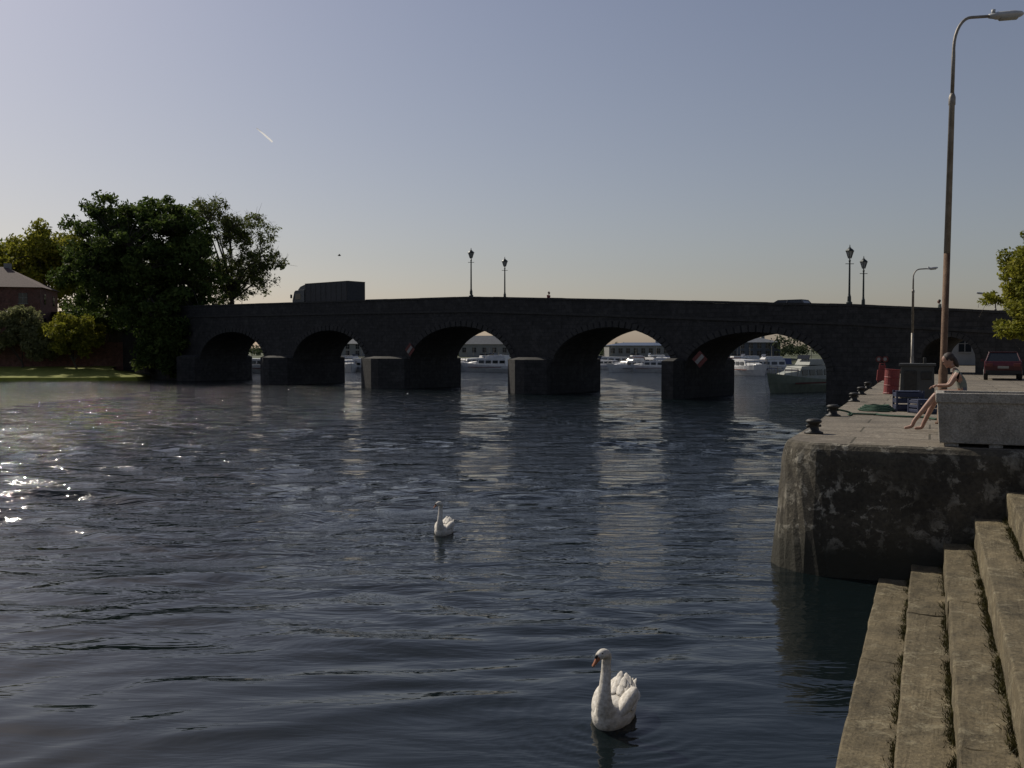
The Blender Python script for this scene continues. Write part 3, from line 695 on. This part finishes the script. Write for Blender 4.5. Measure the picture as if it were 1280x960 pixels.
# ------------------------------------------------------------ boats
def boat(name,p,rz,sc=1.0,hull=M_white,cab=M_white,stripe=M_dark,fly=True,seed=0):
    rd=random.Random(seed); par=empty(name,p,rz); m=MB(); sec=[]
    Lb=9.0
    for i in range(13):
        t=i/12; x=-Lb/2+Lb*t; wd=1.5*(1-max(0,(t-.45)/.55)**2.2)+.03; sh=.95+.55*t**2
        sec.append([(x+ (.5*t**3)*k,y*wd,z) for y,z,k in((-1,sh,1),(-.98,sh*.55,.6),(-.8,.0,.0),(-.3,-.3,-.4),(.3,-.3,-.4),(.8,0,0),(.98,sh*.55,.6),(1,sh,1))])
    m.loft(sec,0)
    m.loft([[(x,y,z) for x,y in((-3.6,-1.15),(1.9,-1.1),(1.9,1.1),(-3.6,1.15))] for z in(.95,)]+[[(-3.4,-1.0,2.05),(.9,-.95,1.95),(.9,.95,1.95),(-3.4,1.0,2.05)]],1)
    m.loft([[(1.7,-1,1.0),(3.4,-.6,1.2),(3.4,.6,1.2),(1.7,1,1.0)],[(1.3,-.85,1.6),(2.9,-.45,1.45),(2.9,.45,1.45),(1.3,.85,1.6)]],1)
    for sg in(-1,1):
        for k in range(4):
            xx=-2.9+1.15*k; Mx=Matrix.Rotation(sg*math.radians(8),3,'X'); m.box((xx,sg*1.095,1.5),(.85,.03,.42),2,Mx)
        m.box((-.2,sg*1.5,.72),(5.5,.05,.1),3)
    m.box((1.43,0,1.52),(.04,1.7,.55),2,Matrix.Rotation(math.radians(-45),3,'Y'))
    if fly:
        m.loft([[(-3.2,-.9,2.06),(-.3,-.9,2.06),(-.3,.9,2.06),(-3.2,.9,2.06)],[(-3.1,-.85,2.5),(-.7,-.8,2.5),(-.7,.8,2.5),(-3.1,.85,2.5)]],1)
        m.box((-.55,0,2.65),(.04,1.5,.35),2,Matrix.Rotation(math.radians(-30),3,'Y'))
    if rd.random()<.6: m.box((-3.9,0,1.75),(1.2,2.1,.9),3,None,.85)
    for k in range(6):
        t=k/5; x=1.2+3.6*t; yy=1.2*(1-t**2)+.08
        for sg in(-1,1): m.tube([(x,sg*yy,1.15+.3*t),(x,sg*yy,1.75+.3*t)],.02,5,4)
    for sg in(-1,1): m.tube([(1.2+3.6*t,sg*(1.2*(1-t**2)+.08),1.75+.3*t) for t in np.linspace(0,1,8)],.02,5,4)
    m.tube([(-1.8,0,2.4),(-1.8,0,4.0)],.03,5,4)
    o=m.obj('hull_and_cabin',[hull,cab,M_dark,stripe,M_galv],par); par.scale=(sc,sc,sc)
    return par
M_bstr=plain('boat_blue_stripe',(.03,.05,.15),.4)
rb=random.Random(11)
bl=[(432,190),(447,176),(476,205),(590,200),(604,186),(622,196),(640,180),(655,190),(752,196),(764,178),(778,188),(793,172),(808,184),(824,170),(838,182),(905,150),(918,160),(934,140),(950,150),(560,170),(328,150),(462,160),(583,165),(610,160),(630,168),(785,160),(815,158),(925,172),(435,160)]
for i,(px,D) in enumerate(bl):
    boat('motor_cruiser',W(px,D),math.radians(rb.choice([200,250,290,330,160,100])+rb.uniform(-15,15)),rb.uniform(.85,1.15),M_white,M_white,[M_bstr,M_dark,M_signred][i%3],rb.random()<.6,i)
M_bg=noisy('barge_green',(.17,.20,.15),(.25,.29,.22),2,.6,.1); M_bc=noisy('barge_cabin',(.30,.32,.28),(.40,.41,.36),3,.6,.1)
bb=boat('river_barge',W(1000,84),math.radians(215),.86,M_bg,M_bc,M_signred,True,3); bb.scale=(.86,.86,1.15)
m=MB()
for k in range(6):
    rg=[]
    for z in (1.9+.13*k,1.9+.13*(k+1)):
        for i in range(9): rg.append((-3.6-.14*i,.12*math.sin(i*.9),z-.02*i))
    m.add(rg,[(i,i+1,i+10,i+9) for i in range(8)],k%2)
m.tube([(-3.58,0,1.0),(-3.58,0,2.8)],.03,6,2)
m.obj('flag',[M_signred,M_signw,M_galv],bb)
# ------------------------------------------------------------ buildings
def house(name,p,rz,w_,dp,he,hr,wall,roof,nx_=4,fl=2,hip=True):
    par=empty(name,p,rz); m=MB(); m.box((0,0,he/2),(w_,dp,he),0)
    ob=m.obj('walls',[wall],par)
    uv=ob.data.uv_layers.new(name='UVMap')
    for pl in ob.data.polygons:
        for li in pl.loop_indices:
            v=ob.data.vertices[ob.data.loops[li].vertex_index].co; nrm=pl.normal
            uv.data[li].uv=(v.y if abs(nrm.x)>.5 else v.x, v.z if abs(nrm.z)<.5 else v.y)
    m=MB(); e=.4; rx=w_/2-(dp/2 if hip else -e)
    vs=[(-w_/2-e,-dp/2-e,he),(w_/2+e,-dp/2-e,he),(w_/2+e,dp/2+e,he),(-w_/2-e,dp/2+e,he),(-rx,0,he+hr),(rx,0,he+hr)]
    m.add(vs,[(0,1,5,4),(2,3,4,5),(1,2,5),(3,0,4),(3,2,1,0)],0); m.box((w_*.25,0,he+hr*.9),(.9,.6,1.6),1)
    m.obj('roof',[roof,M_render],par)
    m=MB()
    for f_ in range(fl):
        zc=he*(f_+.55)/fl
        for k in range(nx_):
            x=-w_/2+w_*(k+.5)/nx_
            m.box((x,-dp/2-.01,zc),(1.1,.08,1.4),0); m.box((x,-dp/2-.06,zc),(.06,.04,1.4),1); m.box((x,-dp/2-.06,zc-.75),(1.3,.14,.09),1); m.box((x,-dp/2-.06,zc+.1),(1.1,.035,.05),1)
        for k in range(2):
            y=-dp/2+dp*(k+.5)/2
            m.box((w_/2+.01,y,zc),(.08,1.1,1.4),0)
    m.obj('windows',[M_dark,M_signw],par)
house('brick_house',W(-40,133,2.2),math.radians(14),21,11,9.9,3.1,M_brick,M_roof,5,3)
house('quayside_building',W(606,290,1.5),0,15,9,3.8,2.6,M_render,M_slate,5,1,False)
house('quayside_building',W(628,300,1.5),.2,7,8,4.4,1.8,M_render,M_slate,2,2,False)
house('quayside_building',W(800,285,1.5),.05,20,10,3.4,.9,M_render,M_broof,9,1,True)
house('quayside_building',W(935,270,1.5),-.1,16,10,4.2,1.4,M_slate,M_slate,7,2,True)
house('quayside_building',W(442,300,1.5),.1,12,9,4.0,1.6,M_render,M_slate,4,2,True)
house('quayside_building',W(1255,96,2.2),math.radians(-30),16,9,3.6,1.6,M_render,M_slate,5,1,True)
m=MB()
wl=[(-49,125),(-53,123.5),(-60,123),(-75,122.5),(-110,122)]
uvw=[]
acc=0
for (x,y),(x2,y2) in zip(wl[:-1],wl[1:]):
    ln=math.hypot(x2-x,y2-y)
    for yo in(0,.35):
        m.add([(x,y+yo,.5),(x2,y2+yo,.5),(x2,y2+yo,4.7),(x,y+yo,4.7)],[(0,1,2,3)]); uvw+= [(acc,0),(acc+ln,0),(acc+ln,4.1),(acc,4.1)]
    m.add([(x,y-.05,4.7),(x2,y2-.05,4.7),(x2,y2+.4,4.7),(x,y+.4,4.7)],[(0,1,2,3)]); uvw+=[(0,0)]*4
    acc+=ln
ob=m.obj('brick_wall',[M_brick]); ul=ob.data.uv_layers.new(name='UVMap'); ul.data.foreach_set('uv',np.array(uvw,dtype=np.float32).ravel())

# ------------------------------------------------------------ trees
def leafmesh(cent,rad,per,size,rs,flat=.8,hang=0):
    n=len(cent)*per; c=np.repeat(cent,per,0); R=np.repeat(rad,per)
    v=rs.normal(size=(n,3)); v/=np.linalg.norm(v,axis=1)[:,None]
    q=rs.uniform(0,1,n)**(1/2.0); p=c+v*(R*q)[:,None]*np.array([1,1,flat])
    if hang: p[:,2]-=hang*rs.uniform(0,1,n)**2*R
    a=rs.normal(size=(n,3)); a/=np.linalg.norm(a,axis=1)[:,None]
    b=np.cross(a,rs.normal(size=(n,3))); b/=np.linalg.norm(b,axis=1)[:,None]
    s=size*rs.uniform(.6,1.3,n)[:,None]
    V=np.stack([p-a*s,p-b*s*.45,p+a*s,p+b*s*.45],1).reshape(-1,3)
    Fc=np.arange(n*4).reshape(-1,4); return V,Fc
def tree(name,base,crowns,nclump,per,size,fol,seed,trunk_r=.5,crad=(.8,1.7),trunk_h=None,nl=7,shell=.55,twig=0,hang=0):
    rs=np.random.RandomState(seed); base=np.array(base,float)
    cl=[];wts=np.array([c[3]*c[4]*c[5] for c in crowns]); wts=wts/wts.sum()
    for i in range(nclump):
        c=crowns[rs.choice(len(crowns),p=wts)]
        v=rs.normal(size=3); v/=np.linalg.norm(v); q=rs.uniform(shell**3,1)**(1/3)
        if rs.rand()<.25: q*=rs.uniform(.3,1)
        v*=1+.16*math.sin(v[0]*7+seed)+.12*math.sin(v[2]*9+v[1]*5)
        cl.append([c[0]+v[0]*c[3]*q,c[1]+v[1]*c[4]*q,c[2]+v[2]*c[5]*q])
    cl=np.array(cl); rad=rs.uniform(crad[0],crad[1],nclump)
    V,Fc=leafmesh(cl,rad,per,size,rs,hang=hang)
    m=MB()
    cc=np.mean([c[:3] for c in crowns],0); th=trunk_h or (cc[2]-base[2])*.55
    fork=np.array([base[0]*.7+cc[0]*.3,base[1]*.7+cc[1]*.3,base[2]+th])
    m.tube([base-np.array([0,0,.5]),base+np.array([0,0,.4]),(base+fork)/2+np.array([.15,0,0]),fork],[trunk_r*1.5,trunk_r*1.1,trunk_r*.85,trunk_r*.7],10)
    limbs=[]
    for i in range(nl):
        e=cl[rs.randint(nclump)]*.75+cc*.25; mid=(fork+e)/2+rs.normal(0,.5*min(1,trunk_r*2.5),3)+np.array([0,0,.4]); pts=[]
        for t in np.linspace(0,1,7): pts.append((1-t)**2*fork+2*t*(1-t)*mid+t*t*e)
        m.tube(pts,list(np.linspace(trunk_r*.5,trunk_r*.1,7)),7); limbs+=pts[2:]
    limbs=np.array(limbs)
    for c in cl:
        k=np.argmin(np.linalg.norm(limbs-c,axis=1)); s=limbs[k]; mid=(s+c)/2+rs.normal(0,.25*min(1,trunk_r*2.5),3)
        m.tube([s,mid,c],[trunk_r*.12,trunk_r*.07,trunk_r*.03],4,cap=False)
        for q in range(twig):
            e=c+rs.normal(0,1,3)*crad[1]*.7; m.tube([c,(c+e)/2+rs.normal(0,.08,3),e],[.03*min(1,trunk_r*2.5),.02*min(1,trunk_r*2.5),.008],3,cap=False)
    tv=np.array([tuple(v) for v in m.v]); nt_=len(tv)
    me=bpy.data.meshes.new(name)
    faces=m.f+[tuple(f) for f in (Fc+nt_).tolist()]
    me.from_pydata(np.vstack([tv,V]).tolist(),[],faces)
    me.materials.append(M_bark); me.materials.append(fol)
    me.polygons.foreach_set('material_index',[0]*len(m.f)+[1]*len(Fc)); me.update()
    return new_obj(name,me)
def cr(px,y,D,rpx,rypx,dy=None):
    p=W(px,D,Zy(y,D)); s=D/F; return (p.x,p.y,p.z,rpx*s,(dy or rpx*s),rypx*s)
b_=lambda px,D,z: tuple(W(px,D,z))
tree('broadleaf_tree',b_(180,119,1.3),[cr(145,290,119,50,42),cr(205,292,120,54,44),cr(160,335,118,75,42),cr(235,340,119,44,52),cr(120,355,118,40,36),cr(200,390,117,62,40)],560,100,.28,M_fol_dark,1,.7,(.7,1.5),trunk_h=5)
tree('broadleaf_tree',b_(290,126,1.5),[cr(262,262,126,30,18),cr(300,288,126,42,28),cr(325,330,126,30,34),cr(285,345,126,45,34)],300,44,.21,M_fol_mid,2,.4,(.5,1.1),nl=15,twig=6,shell=.3)
tree('broadleaf_tree',b_(60,148,1.5),[cr(70,318,148,44,30),cr(30,335,148,42,34),cr(100,345,148,40,50)],230,110,.34,M_fol_yel,3,.45,(.9,1.8))
tree('broadleaf_tree',b_(-10,165,1.5),[cr(-5,325,165,36,24),cr(-30,345,165,40,40)],110,100,.38,M_fol_dark,4,.45,(1.2,2))
tree('shrub',b_(95,120,1.1),[cr(98,420,120,34,24),cr(75,414,121,24,18)],130,110,.20,M_fol_yel,5,.14,(.5,.95),trunk_h=1.0)
tree('shrub',b_(28,121,1.1),[cr(28,408,121,30,24),cr(0,414,120,25,30),cr(52,428,120,22,22)],150,100,.22,M_fol_grey,6,.14,(.5,1.0),trunk_h=1.0)
tree('shrub',b_(-40,121,1.1),[cr(-40,415,121,34,30)],80,100,.22,M_fol_mid,16,.14,(.5,1.0),trunk_h=1.0)
tree('shrub',b_(210,115,.8),[cr(212,430,115,22,36),cr(188,438,115,16,26)],110,100,.24,M_fol_dark,8,.14,(.6,1.1),trunk_h=1.2)
tree('shrub',b_(130,126,1.4),[cr(140,395,126,50,20)],80,100,.24,M_fol_dark,18,.14,(.6,1.2),trunk_h=3)
tree('broadleaf_tree',b_(1320,36,QZ),[cr(1316,362,36,62,64),cr(1306,322,36,34,32),cr(1302,408,36,46,20),cr(1288,360,36,34,42)],460,110,.085,M_fol_yel,7,.14,(.2,.42),trunk_h=2.2,twig=1)
rs=np.random.RandomState(9); cl=[];rad=[]
for x in np.arange(-260,260,2.0):
    if rs.rand()<.08: continue
    h=rs.uniform(1.2,3.6)*(1+.5*math.sin(x*.07)); D=rs.uniform(305,330)
    for k in range(3): cl.append([x+rs.normal(0,1),D+rs.normal(0,2),1.8+h*rs.uniform(.2,1)]); rad.append(rs.uniform(1.0,2.2))
for px in (972,985,1000): cl.append(list(W(px,262,4.5))); rad.append(3.4); cl.append(list(W(px+4,262,6.2))); rad.append(2.2)
V,Fc=leafmesh(np.array(cl),np.array(rad),60,.5,rs); me=bpy.data.meshes.new('distant_trees'); fastmesh(me,V,Fc); me.materials.append(M_fol_far); new_obj('distant_trees',me)

# ------------------------------------------------------------ swans
msw,nt,b=base_mat('swan_feathers'); L=nt.links.new
tc=N(nt,'ShaderNodeTexCoord'); mp=N(nt,'ShaderNodeMapping'); mp.inputs['Scale'].default_value=(14,40,40); L(tc.outputs['Object'],mp.inputs[0])
n1=N(nt,'ShaderNodeTexNoise',i_Scale=1,i_Detail=5); L(mp.outputs[0],n1.inputs['Vector'])
rp=ramp(nt,[(.3,(.48,.44,.37)),(.65,(.76,.72,.64))]); L(n1.outputs['Fac'],rp.inputs[0]); L(rp.outputs[0],b.inputs['Base Color'])
bp=N(nt,'ShaderNodeBump',i_Strength=.5,i_Distance=.008); L(n1.outputs['Fac'],bp.inputs['Height']); L(bp.outputs[0],b.inputs['Normal']); b.inputs['Roughness'].default_value=.85
M_bill=plain('bill_orange',(.33,.11,.04),.5); M_blk=plain('bill_black',(.012,.012,.012),.5)
def swan(p,h,sc,turn):
    par=empty('swan',(p.x,p.y,0),h); par.scale=(sc,)*3
    m=MB(); rings=[]
    secs=[(-.52,.02,.015,.20),(-.46,.07,.035,.175),(-.38,.12,.075,.12),(-.25,.17,.12,.07),(-.08,.195,.145,.055),(.08,.19,.15,.06),(.2,.155,.145,.075),(.29,.11,.12,.09),(.345,.055,.07,.11),(.36,.01,.02,.12)]
    for x,ry,rz,cz in secs: rings.append([(x,ry*math.cos(k*math.pi/10),cz+rz*math.sin(k*math.pi/10)) for k in range(20)])
    m.loft(rings)
    hd=Vector((math.cos(turn),math.sin(turn),0)); hx=Vector((.30,0,.70))
    nk=[(.17,0,.08),(.26,0,.15),(.315,0,.24),(.325,0,.34),(.30,0,.44),(.27,0,.54),(.262,0,.62),tuple(hx-hd*.02+Vector((0,0,-.01))),tuple(hx+hd*.03+Vector((0,0,.012))),tuple(hx+hd*.09+Vector((0,0,-.012)))]
    P=[Vector(q) for q in nk]; R0=[.115,.10,.078,.062,.053,.047,.043,.043,.048,.035]; pts=[];rd=[]
    for i in range(len(P)-1):
        a=P[max(i-1,0)];b_=P[i];c_=P[i+1];e=P[min(i+2,len(P)-1)]
        for t in (0,.25,.5,.75):
            pts.append(.5*((2*b_)+(c_-a)*t+(2*a-5*b_+4*c_-e)*t*t+(3*b_-a-3*c_+e)*t**3)); rd.append(R0[i]*(1-t)+R0[i+1]*t)
    pts.append(P[-1]); rd.append(R0[-1])
    m.tube(pts,rd,14); m.ball(P[-2],(.054,.046,.046),10,0,Matrix.Rotation(turn,3,'Z'))
    o=m.obj('body',[msw],par)
    rm=o.modifiers.new('r','REMESH'); rm.mode='VOXEL'; rm.voxel_size=.009; rm.use_smooth_shade=True
    sm=o.modifiers.new('s','SMOOTH'); sm.iterations=6; sm.factor=.5
    m=MB(); rf=random.Random(2)
    for sg in(-1,1):
        Mw=Matrix.Rotation(sg*math.radians(-28),3,'X')@Matrix.Rotation(math.radians(8),3,'Y')
        m.ball((-.04,sg*.115,.145),(.30,.075,.11),14,0,Mw)
        for row,(nf,x0,x1,z0,ln,lift) in enumerate(((10,.04,-.18,.205,.18,.02),(10,-.06,-.28,.215,.20,.10),(9,-.16,-.36,.215,.19,.22))):
            for k in range(nf):
                t=k/(nf-1); 
                bx=x0+(x1-x0)*t*.5; by=sg*(.185-.15*t); bz=z0-.08*(1-t)+rf.uniform(-.004,.004)
                dirn=Vector((-1,sg*(-.16+.10*t)+rf.uniform(-.04,.04),lift*(.3+1.0*t)+rf.uniform(-.02,.03))).normalized()
                side=Vector((0,1,0)); side=(side-dirn*side.dot(dirn)).normalized(); upv=dirn.cross(side)
                rg=[]
                for q,wd in((0,.012),(.2,.030),(.55,.038),(.85,.030),(1,.010)):
                    c_=Vector((bx,by,bz))+dirn*ln*q+Vector((0,0,.03*q*q))
                    rg.append([c_+side*wd*math.cos(z*math.pi/4)+upv*.009*math.sin(z*math.pi/4) for z in range(8)])
                m.loft(rg,0)
    for k in range(7):
        yy=(k-3)*.025; dirn=Vector((-1,(k-3)*.05,.35)).normalized(); c0=Vector((-.38,yy,.16))
        rg=[]
        for q,wd in((0,.02),(.4,.028),(.8,.02),(1,.004)):
            c_=c0+dirn*.17*q; rg.append([c_+Vector((0,wd*math.cos(z*math.pi/4),.007*math.sin(z*math.pi/4))) for z in range(8)])
        m.loft(rg,0)
    m.obj('wing_feathers',[msw],par,smooth=True)
    m=MB(); M=Matrix.Rotation(turn,3,'Z')@Matrix.Rotation(math.radians(42),3,'Y'); c0=P[-1]-hd*.015+Vector((0,0,.003))
    m.loft([[c0+M@Vector((x,ry*math.cos(k*math.pi/6),rz*math.sin(k*math.pi/6)+oz)) for k in range(12)] for x,ry,rz,oz in((.0,.026,.030,0),(.03,.022,.022,-.002),(.07,.017,.012,-.004),(.095,.017,.009,-.006),(.108,.010,.005,-.008))],0)
    m.ball(c0+M@Vector((.018,0,.024)),(.020,.014,.017),8,1,M)
    m.ball(c0+M@Vector((.104,0,-.006)),(.009,.010,.006),6,1,M)
    for sg in(-1,1):
        m.ball(c0+M@Vector((-.012,sg*.026,.010)),(.026,.008,.010),6,1,M)
        m.ball(c0+M@Vector((-.035,sg*.034,.020)),.0075,6,1)
    m.obj('bill_and_eyes',[M_bill,M_blk],par,smooth=True)
swan(swans[0][0],swans[0][1],1.07,math.radians(-35)); swan(swans[1][0],swans[1][1],.92,math.radians(-60))

# ------------------------------------------------------------ contrail, gull
mv,nt,b=base_mat('vapour'); b.inputs['Base Color'].default_value=(.95,.95,.95,1); b.inputs['Roughness'].default_value=1
t_=N(nt,'ShaderNodeBsdfTranslucent'); t_.inputs[0].default_value=(.97,.97,.97,1); mxs=N(nt,'ShaderNodeMixShader'); mxs.inputs[0].default_value=.8
nt.links.new(b.outputs[0],mxs.inputs[1]); nt.links.new(t_.outputs[0],mxs.inputs[2]); nt.links.new(mxs.outputs[0],nt.nodes['Material Output'].inputs[0])
m=MB(); a=W(323,3000,Zy(163,3000)); b2=W(343,3000,Zy(180,3000))
mid=(a+b2)/2; m.add([a+Vector((1,2,2)),a,b2+Vector((-1,-1,-2)),b2+Vector((2,-2,2.5)),mid+Vector((1,-2,4.4))],[(0,1,2,3,4)]); m.obj('contrail_cloud',[mv])
m=MB(); c=W(425,140,Zy(320,140))
m.ball(c,(.25,.08,.08),8)
for sg in(-1,1): m.add([c+Vector((-.1,0,.03)),c+Vector((.12,0,.03)),c+Vector((.15*1,sg*.3,.22)),c+Vector((.05,sg*.6,.12)),c+Vector((-.05,sg*.3,.18))],[(0,1,2,3,4)])
o=m.obj('gull',[M_galv],smooth=False)
